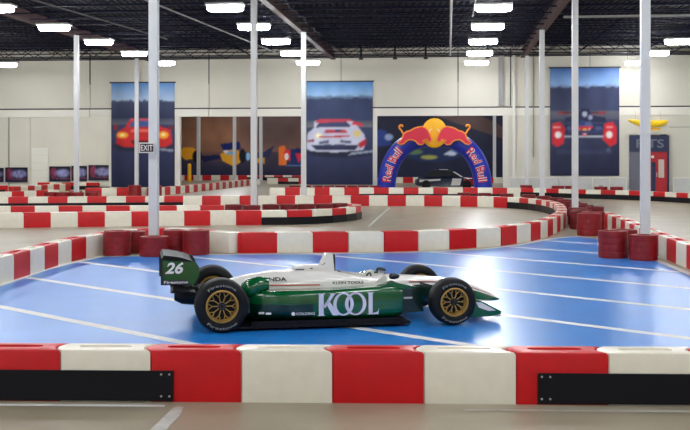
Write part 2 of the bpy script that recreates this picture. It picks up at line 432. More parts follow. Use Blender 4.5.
def banner_thing(name, q0, q1, z0, z1, label, d=-.12):
    t = tag(empty(name, bw((q0+q1)/2, d, 0)), label, 'banner', 'tall race banners on the end wall')
    return t
def keep(o, t):
    bpy.context.view_layer.update(); o.parent = t; o.matrix_parent_inverse = t.matrix_world.inverted(); return o
def track_bg(P, sky0, sky1, hor, tree, road0, road1, road2):
    P.grad(hor, 1, sky1, sky0); P.grad(0, road1, road0, (50,58,96))
    P.grad(road1, hor, tree, (50,56,92))
# red sports car
P = Print(3.92, 6.3, 90, 140, (40,46,84)); P.grad(.82,1,(176,200,226),(84,140,206)); P.grad(.66,.82,(34,44,76),(58,66,100))
for k in range(30): P.ell(random.random(), .82+random.uniform(-.012,.012), .03,.012,(62,72,104),.8)
P.grad(.6,.66,(92,98,116),(60,64,86)); P.grad(0,.6,(22,28,62),(48,56,96)); P.ell(.5,.39,.46,.05,(16,18,40),.8,.4)
P.poly([(.08,.42),(.1,.53),(.22,.57),(.3,.645),(.66,.655),(.78,.58),(.93,.55),(.96,.42),(.85,.385),(.2,.385)],(206,36,38))
P.poly([(.28,.575),(.34,.635),(.62,.64),(.72,.58)],(66,96,160)); P.rect(.3,.64,.645,.655,(206,90,110))
P.ell(.18,.5,.09,.03,(250,160,40)); P.ell(.18,.5,.04,.016,(255,236,130)); P.ell(.82,.5,.08,.035,(250,170,50)); P.ell(.82,.505,.03,.016,(255,240,160))
P.poly([(.3,.45),(.72,.45),(.66,.4),(.36,.4)],(96,14,22)); P.poly([(.3,.53),(.7,.53),(.66,.56),(.34,.56)],(240,110,96)); P.poly([(.7,.36),(.98,.34),(.98,.36),(.75,.375)],(168,176,196),.7)
P.rect(.04,.1,.55,.6,(150,30,40)); P.rect(.9,.97,.55,.585,(120,30,40)); P.blotch(.25,9,12); P.soften(2)
t = banner_thing('race_banner',-14.25,-10.33,.37,6.68,'tall banner showing a red sports car with lit headlights')
keep(P.build('printed_sheet',-14.25,.37,-.12,62.5,wave=.012), t); keep(slab('top_bar',-14.35,-10.25,6.66,6.74,-.18,-.1,M['darkpipe'],None), t)
# white race car
P = Print(4.12, 6.12, 90, 140, (40,46,84)); P.grad(.85,1,(150,190,228),(70,136,206)); P.grad(.62,.85,(44,58,96),(38,54,92))
for k in range(40): P.ell(random.random(), .85+random.uniform(-.01,.008), .035,.012,(96,122,156),.7)
P.grad(.56,.62,(110,112,120),(70,78,100)); P.grad(0,.56,(22,30,66),(52,62,100)); P.ell(.52,.31,.46,.045,(14,18,44),.8,.4)
P.fx = lambda x: (x-.14)/.74*.86+.04; P.fy = lambda y: .475+(y-.47)*.82
P.poly([(.14,.32),(.16,.5),(.24,.565),(.24,.64),(.34,.665),(.66,.668),(.74,.63),(.8,.55),(.86,.48),(.88,.38),(.84,.30),(.5,.275),(.2,.29)],(198,202,222))
P.poly([(.26,.565),(.3,.63),(.64,.64),(.7,.575)],(58,64,104)); P.poly([(.24,.62),(.3,.665),(.68,.67),(.72,.64)],(196,60,80))
P.poly([(.7,.6),(.84,.58),(.84,.61),(.72,.64)],(206,40,60)); P.ell(.22,.475,.055,.03,(236,226,190)); P.ell(.22,.475,.025,.014,(255,255,240)); P.ell(.77,.495,.055,.033,(226,206,130))
P.poly([(.36,.5),(.66,.5),(.62,.54),(.38,.54)],(190,60,80)); P.rect(.46,.54,.515,.535,(30,40,90)); P.poly([(.3,.465),(.68,.475),(.68,.455),(.3,.445)],(190,30,50))
P.poly([(.2,.36),(.8,.36),(.74,.3),(.26,.3)],(40,46,80)); P.poly([(.3,.4),(.42,.42),(.42,.38),(.3,.37)],(90,96,130)); P.poly([(.56,.42),(.7,.41),(.7,.38),(.56,.385)],(90,96,130)); P.poly([(.16,.42),(.24,.43),(.24,.4),(.16,.39)],(150,40,60)); P.rect(.3,.4,.37,.39,(60,66,110)); P.rect(.44,.6,.375,.395,(60,66,110)); P.poly([(.78,.38),(.88,.44),(.88,.36),(.8,.32)],(186,30,50))
P.poly([(.66,.24),(.98,.28),(.98,.3),(.7,.27)],(170,184,206),.8); P.blotch(.25,9,12); P.soften(2)
t = banner_thing('race_banner',-2.28,1.67,.55,6.66,'tall banner showing a white race car with red wing')
keep(P.build('printed_sheet',-2.46,.55,-.12,62.5,wave=.012), t); keep(slab('top_bar',-2.53,1.74,6.64,6.72,-.18,-.1,M['darkpipe'],None), t)
# formula car
P = Print(3.95, 6.26, 90, 140, (34,40,78)); P.grad(.83,1,(140,178,226),(58,104,176)); P.grad(.58,.83,(52,62,96),(40,48,84))
for k in range(30): P.ell(random.random(), .83+random.uniform(-.01,.008), .035,.01,(120,146,186),.7)
P.grad(.52,.6,(80,84,104),(96,96,108)); P.grad(0,.52,(22,28,62),(52,60,92)); P.rect(.12,.8,.575,.595,(150,40,52)); P.rect(.2,.7,.58,.59,(60,40,60))
P.poly([(.2,.36),(.22,.54),(.4,.56),(.45,.62),(.56,.62),(.6,.56),(.8,.54),(.82,.36)],(26,34,70)); P.rect(.16,.9,.355,.37,(190,196,210))
P.poly([(.03,.30),(.03,.48),(.15,.5),(.22,.44),(.2,.3),(.1,.27)],(206,36,52)); P.poly([(.76,.34),(.78,.48),(.9,.5),(.96,.44),(.95,.30),(.86,.27)],(214,36,52))
P.ell(.12,.38,.045,.03,(236,230,230)); P.ell(.85,.38,.045,.032,(240,232,230)); P.poly([(.36,.455),(.62,.455),(.5,.36)],(210,30,50)); P.poly([(.39,.445),(.59,.445),(.5,.375)],(230,210,214)); P.poly([(.41,.44),(.57,.44),(.5,.385)],(206,30,46)); P.ell(.5,.425,.03,.012,(240,200,80))
P.ell(.5,.57,.035,.025,(170,178,200)); P.ell(.58,.54,.03,.022,(150,158,186)); P.rect(.22,.78,.47,.5,(44,54,96)); P.rect(.26,.74,.39,.42,(46,58,104)); P.poly([(.42,.5),(.58,.5),(.62,.46),(.38,.46)],(80,92,140)); P.ell(.3,.44,.06,.02,(70,84,130)); P.ell(.7,.44,.06,.02,(70,84,130)); P.rect(.1,.9,.2,.24,(58,66,100),.5); P.ell(.46,.49,.05,.03,(40,60,120)); P.rect(.05,.15,.44,.455,(236,160,160)); P.rect(.81,.9,.44,.455,(236,160,160)); P.ell(.84,.24,.03,.02,(110,120,150),.5,.8)
P.blotch(.3,9,12); P.soften(2)
t = banner_thing('race_banner',12.03,15.98,1.11,7.37,'tall hanging banner showing a head-on formula race car')
keep(P.build('printed_sheet',12.03,1.11,-.12,62.5,wave=.02), t); keep(slab('top_bar',11.95,16.05,7.35,7.43,-.18,-.1,M['darkpipe'],None), t)
# murals in the second room
P = Print(13.9, 6.4, 220, 90, (52,44,52)); P.grad(.4,1,(116,84,76),(84,66,64)); P.grad(0,.4,(20,28,62),(70,60,74)); P.ell(.3,.66,.3,.3,(150,104,76),.8,.9)
P.ell(.75,.7,.2,.2,(70,52,50),.7,.8)
P.poly([(.11,.36),(.13,.46),(.2,.47),(.25,.4),(.27,.3),(.15,.28)],(230,160,30)); P.ell(.235,.33,.035,.1,(12,14,30)); P.poly([(.26,.34),(.42,.36),(.42,.3),(.28,.24)],(24,32,74))
P.poly([(.4,.36),(.47,.44),(.53,.42),(.57,.34),(.55,.25),(.5,.18),(.42,.26)],(224,162,40)); P.poly([(.43,.37),(.47,.41),(.53,.4),(.5,.35)],(110,170,210)); P.ell(.44,.43,.018,.04,(236,236,240)); P.poly([(.4,.52),(.54,.56),(.55,.44),(.42,.42)],(28,38,106)); P.ell(.56,.34,.025,.11,(14,16,34)); P.ell(.6,.33,.015,.06,(130,180,220))
P.poly([(.62,.3),(.72,.31),(.72,.22),(.63,.24)],(206,150,40)); P.poly([(.67,.34),(.8,.52),(.79,.5),(.74,.3)],(36,44,80))
P.poly([(.82,.2),(.82,.48),(.86,.5),(.88,.36),(.87,.2)],(222,110,40)); P.poly([(.85,.3),(.86,.44),(.9,.42),(.9,.26)],(206,40,50)); P.ell(.873,.33,.013,.05,(230,230,230)); P.poly([(.9,.2),(.9,.44),(.985,.46),(.985,.2)],(30,42,96)); P.poly([(.935,.38),(.985,.38),(.96,.22)],(206,40,70)); P.rect(.87,.985,.185,.2,(90,130,190))
P.blotch(.35,20,8); P.soften(1); P.a *= 1.5
t = tag(empty('race_mural', bw(-10,0,0,102)), 'brown hazy mural of yellow and blue formula cars behind the white posts', 'mural')
keep(P.build('printed_sheet',-17.9,.1,-.05,102.2,thick=.03), t)
P = Print(15.5, 6.4, 180, 90, (34,38,62)); P.grad(0,1,(24,30,58),(34,36,58)); P.poly([(.45,.95),(.7,1),(1,.62),(1,.5)],(92,70,66),.9); P.poly([(.5,1),(.62,1),(.56,.94),(.5,.95)],(210,214,226))
P.blotch(.4,14,8); P.poly([(.02,.55),(.08,.75),(.16,.72),(.2,.5),(.1,.48)],(44,66,140)); P.ell(.1,.78,.03,.06,(20,22,44)); P.ell(.18,.62,.025,.05,(150,170,210)); P.ell(.07,.64,.03,.05,(130,160,200),.8)
P.ell(.45,.42,.2,.17,(28,44,88)); P.ell(.34,.4,.05,.04,(96,130,90),.9); P.ell(.43,.32,.05,.03,(190,190,80),.7); P.poly([(.52,.36),(.63,.52),(.68,.5),(.58,.34)],(196,206,224)); P.poly([(.56,.42),(.62,.46),(.66,.42),(.6,.38)],(60,90,160)); P.ell(.32,.52,.05,.03,(60,80,120))
P.poly([(.9,.3),(.97,.3),(.97,.6),(.92,.62)],(40,52,96)); P.ell(.95,.5,.02,.05,(120,150,200),.8); P.soften(2); P.a *= 1.3
t = tag(empty('race_mural', bw(9,0,0,102)), 'dark navy mural with motorcycle shapes behind the blue arch', 'mural')
keep(P.build('printed_sheet',1.5,.1,-.05,102.2,thick=.03), t)
# low banners on the recess wall
def low_banner(q0, q1, z0, z1, label):
    P = Print(q1-q0, z1-z0, 60, 24, (26,30,56)); P.grad(.75,1,(26,34,54),(16,20,36)); P.ell(.22,.55,.14,.36,(130,44,74),.9,.4); P.ell(.62,.55,.32,.24,(136,136,184),.95,.6); P.rect(.34,.95,.18,.24,(130,70,96),.6); P.blotch(.9,16,5); P.rect(0,.02,0,1,(200,190,190)); P.rect(.98,1,0,1,(150,30,44))
    t = tag(empty('trackside_banner', bw((q0+q1)/2,-.1,0,76)), label, 'banner', 'low banners on the recess wall')
    keep(P.build('printed_sheet', q0, z0, -.1, 76, thick=.02), t)
low_banner(-28.6,-25.6,.3,1.36,'low dark banner at the left picture edge, on the recess wall')
low_banner(-25.5,-23.75,.3,1.4,'low dark pink and lavender banner left of the recess door')
low_banner(-22.1,-20.45,.35,1.48,'low dark lavender banner directly right of the recess door')
low_banner(-20.4,-19.2,.4,1.52,'low dark banner just behind the leftmost column')
low_banner(-19.1,-17.3,.45,1.58,'low dark banner farthest right on the recess wall')

# ------------------------------------------------------------------ striped track barriers
PITCH, TK, BH = .833, .34, .475
def block_mesh(m, detail=True):
    nE = 9 if detail else 5; Lh = PITCH/2-.004; bg = .085; t = TK/2; k = MB()
    def outline(ins):
        P = []; T = t-ins
        for i in range(nE): y = -T+2*T*i/(nE-1); P.append((Lh - bg*(1-(y/t)**2) - ins, y))      # hollow end
        nS = 7 if detail else 0
        for i in range(1, nS+1): P.append((Lh-ins - (2*Lh-2*ins)*i/(nS+1), T))
        for i in range(nE): y = T-2*T*i/(nE-1); P.append((-Lh - bg*(1-(y/t)**2) + ins + .006, y))  # round end
        for i in range(1, nS+1): P.append((-Lh+ins + (2*Lh-2*ins)*i/(nS+1), -T))
        return P
    R = [[(x,y,z) for x,y in outline(i)] for z, i in ((0,.0),(BH-.028,0),(BH-.008,.008),(BH,.028))]
    if detail:
        base = outline(.028); n = len(base); slot = []
        for x, y in base:
            a = math.atan2(y/(TK*.5), (x+bg*.5)/(PITCH*.5)); u = math.cos(a); v = math.sin(a)
            slot.append((-.045+.25*math.copysign(abs(u)**.6,u), .062*math.copysign(abs(v)**.7,v)))
        R += [[(x,y,BH) for x,y in slot], [(x*.99-.0005,y*.95,BH-.035) for x,y in slot]]
    k.rings(R, True)
    return k.mesh('barrier_block', m, smooth=True, angle=40)
BM = {(c,d): block_mesh(M[c], d) for c in ('red','white') for d in (True,False)}
def march(pts, start=0.):
    P = [Vector((x,y)) for x,y in pts]; out = []; i = 0; a = P[0]; seg = 0
    cur = P[0].copy(); out.append(cur.copy()); i = 0
    while i < len(P)-1:
        # next point on the polyline at chord distance PITCH from cur
        found = False
        for j in range(i, len(P)-1):
            A, B = P[j], P[j+1]; d = B-A; f = A-cur
            a_, b_, c_ = d.dot(d), 2*f.dot(d), f.dot(f)-PITCH**2; disc = b_*b_-4*a_*c_
            if disc < 0: continue
            t = (-b_+math.sqrt(disc))/(2*a_)
            if 0 <= t <= 1: cur = A+d*t; out.append(cur.copy()); i = j; found = True; break
        if not found: break
    return out
def smooth_path(pts, n=4):
    P = [Vector((x,y)) for x,y in pts]; out = []
    for i in range(len(P)-1):
        p0, p1, p2, p3 = P[max(i-1,0)], P[i], P[i+1], P[min(i+2,len(P)-1)]
        for k in range(n):
            t = k/n; out.append(.5*((2*p1)+(p2-p0)*t+(2*p0-5*p1+4*p2-p3)*t*t+(3*p1-p0-3*p2+p3)*t**3))
    out.append(P[-1]); return [(p.x,p.y) for p in out]
def barrier(pts, label, first='red', detail=False, smooth=True, rails=(), bolts=False):
    pts = smooth_path(pts) if smooth else pts
    J = march(pts)
    t = tag(empty('track_barrier', (J[0].x,J[0].y,0)), label, 'barrier', 'red and white striped barriers of the kart track')
    cs = ['red','white'] if first == 'red' else ['white','red']
    for k in range(len(J)-1):
        m = (J[k]+J[k+1])/2; d = J[k+1]-J[k]
        put('barrier_block', BM[(cs[k % 2],detail)], t, (m.x-J[0].x, m.y-J[0].y, 0), math.atan2(d.y,d.x))
    for (a, b, side, z0, z1) in rails:               # black rail along part of the run: joint numbers, side, heights
        seg = [p for p in J[int(a):int(b)+1]]
        if a != int(a): seg[0] = J[int(a)]+(J[int(a)+1]-J[int(a)])*(a-int(a))
        if b != int(b): seg.append(J[int(b)]+(J[min(int(b)+1,len(J)-1)]-J[int(b)])*(b-int(b)))
        rg = []
        for i, p in enumerate(seg):
            d = (seg[min(i+1,len(seg)-1)]-seg[max(i-1,0)]).normalized(); n = Vector((-d.y,d.x))*side; q = p-J[0]
            u = q+n*(TK/2+.004); v = q+n*(TK/2+.026)
            rg.append([(u.x,u.y,z0),(v.x,v.y,z0),(v.x,v.y,z1),(u.x,u.y,z1)])
        r = MB().rings(rg).build('rail', M['rail'], t)
        if bolts:
            e, e2 = (seg[-1], seg[-2]) if a < 1 else (seg[0], seg[1])
            dd = (e2-e).normalized(); n = Vector((-dd.y,dd.x)); n = n if n.y < 0 else -n
            for s_ in (.035,.11):
                for z in (z0+.045, z1-.03):
                    q = e-J[0]+dd*s_+n*(TK/2+.026)
                    MB().bar((q.x,q.y,z),(q.x+n.x*.008,q.y+n.y*.008,z),.02,n=8).build('bolt', M['bolt'], r)
    return t, J
# foreground row
d1 = Vector((1,-.0315)).normalized(); j0 = Vector((-1.774,9.615+.17))
a = j0-d1*PITCH*7; b = j0+d1*PITCH*10
barrier([(a.x,a.y),(b.x+.01,b.y)], 'foreground row of red and white barrier blocks with two black boards', first='white', detail=True, smooth=False,
        rails=((0,7.255,-1,.012,.287),(11.23,17,-1,.012,.287)), bolts=True)
# blue area, left side: from behind the car towards the left foreground
barrier([(-2.57,24.47),(-3.0,24.58),(-3.45,25.5),(-4.4,26.02),(-5.25,25.5),(-5.6,24.3),(-5.86,23.3),(-6.0,22.3),(-6.06,21.3),(-6.12,20.0),(-6.2,18.4),(-6.25,17.0),(-6.3,15),(-6.35,13),(-6.38,10.8)],
        'striped barrier curving round the left side of the blue floor', first='white', detail=True)
# blue area far side, hairpin and far side of the track
barrier([(-2.42,24.45),(-1.05,24.63),(.82,24.8),(2.22,25.3),(3.25,25.97),(3.8,26.4),(4.4,27.25),(4.93,28.05),(5.6,29.55),(6.28,31.5),(6.95,33.75),(7.6,36.91),(8.05,40),(8.0,43),(7.3,45.2),(6.0,46.5),(4.5,47.1),(2.48,47.4),(-2,47.3),(-6.46,46.95),(-14.93,45.6),(-19,44.9)],
        'striped barrier behind the race car, looping round the hairpin and back left', first='red', detail=True, rails=((17,32,1,.0,.27),(50,66,1,.0,.2)))
# island of the hairpin
barrier([(-12.36,31.97),(-10.74,32.84),(-7.79,33.53),(-2.93,34.4),(-1.48,34.66),(-.56,35.4),(.05,36.45),(.36,37.4),(.44,38.4),(.2,39.3),(-.5,39.9)],
        'striped hairpin island barrier with a black board at its nose', first='white', rails=((12,18.4,-1,.0,.25),))
barrier([(-13.5,37.2),(-9,37.55),(-4.3,37.85)], 'rear row of the striped hairpin island, left of its tires', first='red')
barrier([(8.3,33.51),(7.9,29.53),(7.46,25.96),(7.19,23.39),(7.01,20.81),(6.86,18.17),(6.8,15.5),(6.78,12.5),(6.78,10.3)], 'striped barrier along the right edge of the blue floor', first='white', detail=True)
barrier([(-4.2,59.2),(2,59.2),(8.6,58.9),(10.7,57.62),(12.44,55.75),(14.6,53.9),(16.3,50.6),(17.6,46.5),(18.5,43)], 'far striped barrier in front of the blue arch and fence', first='white', rails=((6,16,-1,0,.12),(17,32,-1,0,.25)))
barrier([(-18.4,49.6),(-16.3,53.4),(-15.2,55.5)], 'short striped barrier left of the leftmost column', first='red')
barrier([(-19.4,61),(-18.7,64.5),(-17.9,68.9)], 'striped barrier receding into the left opening', first='red')
barrier([(-27,63.8),(-20.3,63.2)], 'striped barrier with black board at the far left edge', first='white', rails=((0,8,-1,0,.22),))
barrier([(-20.6,70.6),(-15.9,70.2)], 'striped barrier with black board inside the left opening', first='red', rails=((0,5.5,-1,0,.25),))
barrier([(-10.9,58.6),(-10.2,61.5),(-9.4,66),(-8.4,72.5),(-7.4,79),(-6.6,82)], 'striped barrier receding through the middle opening', first='red')
barrier([(-19,97.4),(-13,97.2),(-4,96.6),(0,96.2)], 'farthest striped barrier at the foot of the brown mural', first='white', rails=((12,22,-1,0,.3),))
barrier([(-6.2,84.5),(-3.4,84.3),(-1.0,84)], 'striped barrier at the right side of the middle opening', first='white', rails=((1,3,-1,0,.2),))
barrier([(3.2,88),(9,87.6),(14,87)], 'striped barrier inside the opening behind the arch', first='red', rails=((4,7,-1,0,.2),))
barrier([(-14.4,58.5),(-12.6,58.8),(-10.9,58.6)], 'short striped barrier below the red sports car banner', first='red')

# ------------------------------------------------------------------ red tire stacks
tm = MB(); tw = .14
tm.lathe([(.16,.0),(.2,.0),(.303,.0),(.305,.012),(.306,.045),(.307,.07),(.306,.095),(.305,.128),(.303,.14),(.2,.14),(.16,.14),(.15,.07)], 24, closed=True)
for i, (x,y,z) in enumerate(tm.v): tm.v[i] = (x, -z, y)
TM = {m: tm.mesh('tire', M[m], smooth=True, angle=50) for m in ('tire','tiredark')}
def stack(x, y, label, n=4, m='tire', s=1.0, group='red tire stacks'):
    t = tag(empty('tire_stack', (x,y,0)), label, 'tires', group)
    for k in range(n):
        o = put('tire', TM[m], t, (random.uniform(-.006,.006), random.uniform(-.006,.006), k*.138*s), random.uniform(0,6)); o.scale = (s,s,s)
stack(-5.17,23.85,'leftmost red tire stack by the left foreground column')
stack(-4.93,24.52,'red tire stack behind and left of the left foreground column', s=.9)
stack(-4.3,23.66,'lower red tire stack directly in front of the left foreground column', n=3, s=1.06)
stack(-3.95,24.5,'red tire stack behind and right of the left foreground column', s=.95)
stack(-3.41,24.05,'rightmost red tire stack by the left foreground column')
stack(5.95,23.3,'taller red tire stack left of the right foreground column', s=1.07)
stack(6.47,22.75,'shorter red tire stack right of the right foreground column', n=4, s=.98)
stack(6.42,24.2,'red tire stack half hidden behind the right foreground column', s=1.0)
stack(6.93,29.8,'large red tire stack behind the right blue floor corner', s=1.13)
stack(7.3,30.9,'red tire stack with pale glare beside the large right stack', s=1.1)
tp = [(7.25,32.4),(7.5,33.3),(7.62,34.4),(8.35,35.1),(8.3,36.4),(8.42,37.8),(8.5,39.3),(8.62,41),(8.6,42.8),(8.45,44.6),(8.1,46.3),(7.3,47.4),(6.4,48.1),(5.5,48.6)]
for i, p in enumerate(tp):
    stack(p[0], p[1], f'{["first","second","third","fourth","fifth","sixth","seventh","eighth","ninth","tenth","eleventh","twelfth","thirteenth","fourteenth"][i]} maroon tire stack, counted from the near end of the hairpin tire row', m='tiredark', group='tires around the hairpin')
for i, (x,y) in enumerate([(-3.9,36.75),(-3.22,36.15),(-2.6,36.9),(-1.98,36.95),(-1.36,37.05),(-.74,37.25),(-.2,37.7)]):
    stack(x, y, f'{["leftmost","second","third","fourth","fifth","sixth","rightmost"][i]} maroon tire stack, from the left, on the hairpin island', m='tiredark', group='tires on the hairpin island')
for i, (x,y) in enumerate([(-13.8,49.2),(-13.15,49.0),(-12.5,49.0),(-11.85,49.2),(-13.0,50.7),(-12.2,50.7)]):
    stack(x, y, f'maroon tire stack at the leftmost column, {["left end of front row","second in front row","third in front row","right end of front row","left in back row","right in back row"][i]}', m='tire', group='tires at the leftmost column')
for i in range(8):
    stack(-2.9+i*.66, 60.2-.02*i, f'{["leftmost","second","third","fourth","fifth","sixth","seventh","rightmost"][i]} red tire stack, from the left, below the white race car banner', n=4, group='tires below the white car banner')
for i, (x,y) in enumerate([(-11.6,58.0),(-10.4,57.6)]):
    stack(x, y, ('left red tire stack below the red sports car banner','right red tire stack below the red sports car banner')[i], s=1.15)
for i, (x,y) in enumerate([(11.7,57.7),(12.42,57.6),(13.7,56.2),(14.45,55.9),(10.2,59.1)]):
    stack(x, y, ['red tire stack left of pair under the formula banner','red tire stack right of pair under the formula banner','red tire stack left of pair by the pale fence','red tire stack right of pair by the pale fence','lone red tire stack by the slim column'][i], n=4, s=1.1)

# ------------------------------------------------------------------ inflatable arch
AC = bw(5.32,-.75,0); arch = tag(empty('inflatable_arch', AC, -TH), 'blue inflatable arch with a yellow sun and two red bulls', 'arch')
def apath(t):                                        # t from 0 (left foot) to 1 (right foot)
    a = PI*(1-t); c, s_ = math.cos(a), math.sin(a)
    return Vector((2.82*math.copysign(abs(c)**.8,c), 0, 3.3*abs(s_)**.85))
NA = 60; ap = [apath(i/NA) for i in range(NA+1)]
MB().tube(ap, .53, 20).build('tube', M['archblue'], arch, smooth=True, angle=60)
cumul = [0]
for i in range(NA): cumul.append(cumul[-1]+(ap[i+1]-ap[i]).length)
def on_tube(s_, v, r):
    i = max(k for k in range(NA) if cumul[k] <= s_); f = (s_-cumul[i])/(cumul[i+1]-cumul[i])
    p = ap[i].lerp(ap[i+1], f); d = (ap[min(i+2,NA)]-ap[max(i-1,0)]).normalized()
    nrm = Vector((d.z,0,-d.x))                       # towards the inside of the arch
    ph = v/r; return p - nrm*(-1)*0 + Vector((0,-1,0))*math.cos(ph)*r - nrm*math.sin(ph)*r
for side in (0,1):
    off = .75 if side == 0 else cumul[-1]-.75-2.1
    for name, m, bold, r in (('letter_outline','letterw',.05,.552),('lettering','letterred',.01,.566)):
        letters(name, 'Red Bull', arch, M[m], None, None, None, 2.1, .55, bold=bold, subdiv=3, wrap=lambda a_, b_: on_tube(off+a_, b_-.275, r))
def disc(cx, cz, rx, rz, n=40): return [(cx+rx*math.cos(2*PI*k/n), cz+rz*math.sin(2*PI*k/n)) for k in range(n)]
kz = .0581
def z2(pts, mir=1): return [(mir*((x-328)/5.376*kz), 2.25+(156-(110+y/5.376))*kz) for x,y in pts]
e = MB(); sc_ = disc(0, 3.58, .74, .87)
rg = []
for dy, f in ((-.42,1),(-.62,.99),(-.66,.95),(-.68,.8),(-.69,.1)): rg.append([(x*f, dy, 3.58+(z-3.58)*f) for x,z in sc_])
e.rings(rg); e.build('sun_emblem', M['sun'], arch, smooth=True, angle=60)
bullp = [(168,130),(182,120),(200,116),(222,103),(240,97),(262,93),(280,100),(293,115),(304,138),(311,160),(305,172),(297,168),(288,155),(272,160),(262,164),(272,176),(262,184),(245,182),(232,166),(214,158),(196,156),(180,163),(163,178),(146,183),(135,178),(150,168),(160,152)]
tailp = [(168,130),(158,122),(152,110),(142,100),(140,90),(146,83),(156,84),(162,92)]
def grow(P, g):
    c = Vector((sum(p[0] for p in P)/len(P), sum(p[1] for p in P)/len(P))); out = []
    n = len(P)
    for i in range(n):
        a_, b_ = Vector(P[i-1]), Vector(P[(i+1) % n]); d = (b_-a_).normalized(); out.append((P[i][0]+d.y*g, P[i][1]-d.x*g))
    return out
for mir in (1,-1):
    MB().prism(z2(grow(bullp,7),mir), -.55, -.86).build('bull_outline', M['bullo'], arch)
    MB().prism(z2(bullp,mir), -.84, -.885).build('bull_emblem', M['bull'], arch)
    MB().tube([(x,-.7,z) for x,z in z2(tailp,mir)], [.05,.05,.05,.05,.06,.07,.08,.03], 8).build('bull_tail', M['bullo'], arch, smooth=True)
    MB().tube([(x,-.87,z) for x,z in z2([(300,118),(308,106),(318,104)],mir)], [.03,.025,.008], 6).build('bull_horn', M['letterw'], arch)

# saloon race car parked behind the arch
rc = tag(empty('saloon_race_car', bw(6.0,9,0), -TH), 'dark saloon race car with white stripe parked behind the blue arch', 'car')
sec = []
for x, hw, z0, zt in ((-2.1,.75,.35,.62),(-1.9,.85,.25,.8),(-1.0,.88,.2,.85),(0,.88,.2,.88),(.9,.88,.2,.86),(1.8,.84,.22,.72),(2.2,.7,.3,.55)):
    sec.append([(x,-hw,z0),(x,hw,z0),(x,hw,zt-.12),(x,hw*.85,zt),(x,-hw*.85,zt),(x,-hw,zt-.12)])
MB().rings(sec).build('body', M['carnavy'], rc, smooth=True, angle=50)
MB().rings([[(x,-w_,z) , (x,w_,z)][::1] + [(x2,w2,z2_),(x2,-w2,z2_)] for x,w_,z,x2,w2,z2_ in ((-1.5,.72,.82,-1.0,.6,1.28),(1.0,.74,.84,.35,.6,1.3))]).build('cabin', M['winglass'], rc)
MB().box(-1.02,.4,-.6,.6,1.27,1.33).build('roof', M['carnavy'], rc); MB().box(-.5,.1,-.55,-.2,1.33,1.345).build('roof_highlight', M['letterw'], rc); MB().prism([(.95,.86),(1.1,.86),(.55,1.2),(.4,1.2)],-.78,-.72).build('pillar_stripe', M['letterw'], rc)  # white plate on the roof imitates a bright highlight
MB().prism([(-1.8,.5),(-.4,.62),(-.4,.72),(-1.8,.66)],-.9,-.87).build('side_stripe', M['letterw'], rc)
MB().prism([(.3,.3),(.9,.3),(1.0,.74),(.4,.76)],-.9,-.87).build('door_panel', M['letterw'], rc)
MB().prism([(1.1,.3),(2.0,.35),(1.9,.62),(1.15,.72)],-.885,-.84).build('front_wing_panel', M['red'], rc)
for x in (-1.35,1.35):
    for y in (-.8,.8):
        w = MB(); w.lathe([(.0,-.1),(.2,-.11),(.31,-.1),(.33,-.06),(.33,.06),(.31,.1),(0,.1)], 20); o = w.build('wheel', M['rubber'], rc, smooth=True); o.location = (x,y,.33)

# ------------------------------------------------------------------ portal, yellow inflatable, fence, small things by the right wall
dr = tag(empty('door_portal', bw(17.65,-.3,0), -TH), 'navy portal with red doors and a lettered header', 'door')
MB().box(-1.1,1.1,-.05,.15,2.5,3.45).build('header', M['navy'], dr)
MB().box(-1.1,-.42,0,.1,.02,2.5).build('side_panel', M['greypanel'], dr)
MB().box(.98,1.1,-.05,.15,0,2.5).build('frame_post', M['navy'], dr)
MB().box(-.42,-.3,-.05,.15,0,2.5).build('frame_post', M['navy'], dr)
dl = MB().box(-.3,.98,0,.08,.02,2.5).build('door_leaf', M['doorred'], dr)
MB().box(.5,.82,-.03,0,1.0,2.05).build('door_window', M['glass'], dl)
MB().box(.12,.34,-.03,0,.1,1.9).build('dark_gap', M['navy'], dl)
MB().bar((.4,-.06,1.05),(.4,-.06,1.3),.03).build('handle', M['bolt'], dl)
letters('lettering','PITS',dr,M['greypanel'],(-.75,-.056,2.72),(1,0,0),(0,0,1),1.55,.5,bold=.02)
wl = MB(); wl.tube([(.15,-.12,2.2),(.15,-.2,2.2)],[.09,.07],12); wl.build('round_lamp', M['trimw'], dr)
yi = tag(empty('yellow_inflatable', bw(17.55,-.5,4.05), -TH), 'long yellow inflatable hung above the navy portal', 'inflatable')
MB().rings([[(x, r*.6*math.cos(2*PI*k/14), zc+r*.75*math.sin(2*PI*k/14)) for k in range(14)] for x, r, zc in ((-1.15,.03,.28),(-1.0,.14,.22),(-.6,.24,.12),(0,.28,.04),(.6,.27,.05),(.95,.2,.12),(1.12,.04,.2))]).build('hull', M['yellow'], yi, smooth=True, angle=60)
MB().prism([(-.1,-.32),(.7,-.32),(.62,-.2),(0,-.2)],-.05,.05).build('keel_panel', M['sun'], yi)
for x in (-.7,.7): MB().bar((x,0,.25),(x,.3,.8),.015).build('cord', M['pipe'], yi)
def fence(q0, q1, d, n, label):
    t = tag(empty('pale_fence', bw(q0,d,0), -TH), label, 'fence'); Lf = q1-q0
    for k in range(n+1): MB().box(k*Lf/n-.03,k*Lf/n+.03,-.03,.03,0,1.05).build('post', M['trimw'], t)
    MB().box(0,Lf,-.025,.025,1.0,1.06).build('top_rail', M['trimw'], t); MB().box(0,Lf,-.025,.025,.1,.15).build('bottom_rail', M['trimw'], t)
    for k in range(n): MB().box(k*Lf/n+.06,(k+1)*Lf/n-.06,-.01,.01,.18,.96).build('panel', M['mesh'], t)
fence(9.6,16.2,-1.2,7,'pale low fence below the formula car banner')
fence(18.8,25,-1.2,6,'pale low fence right of the navy portal')
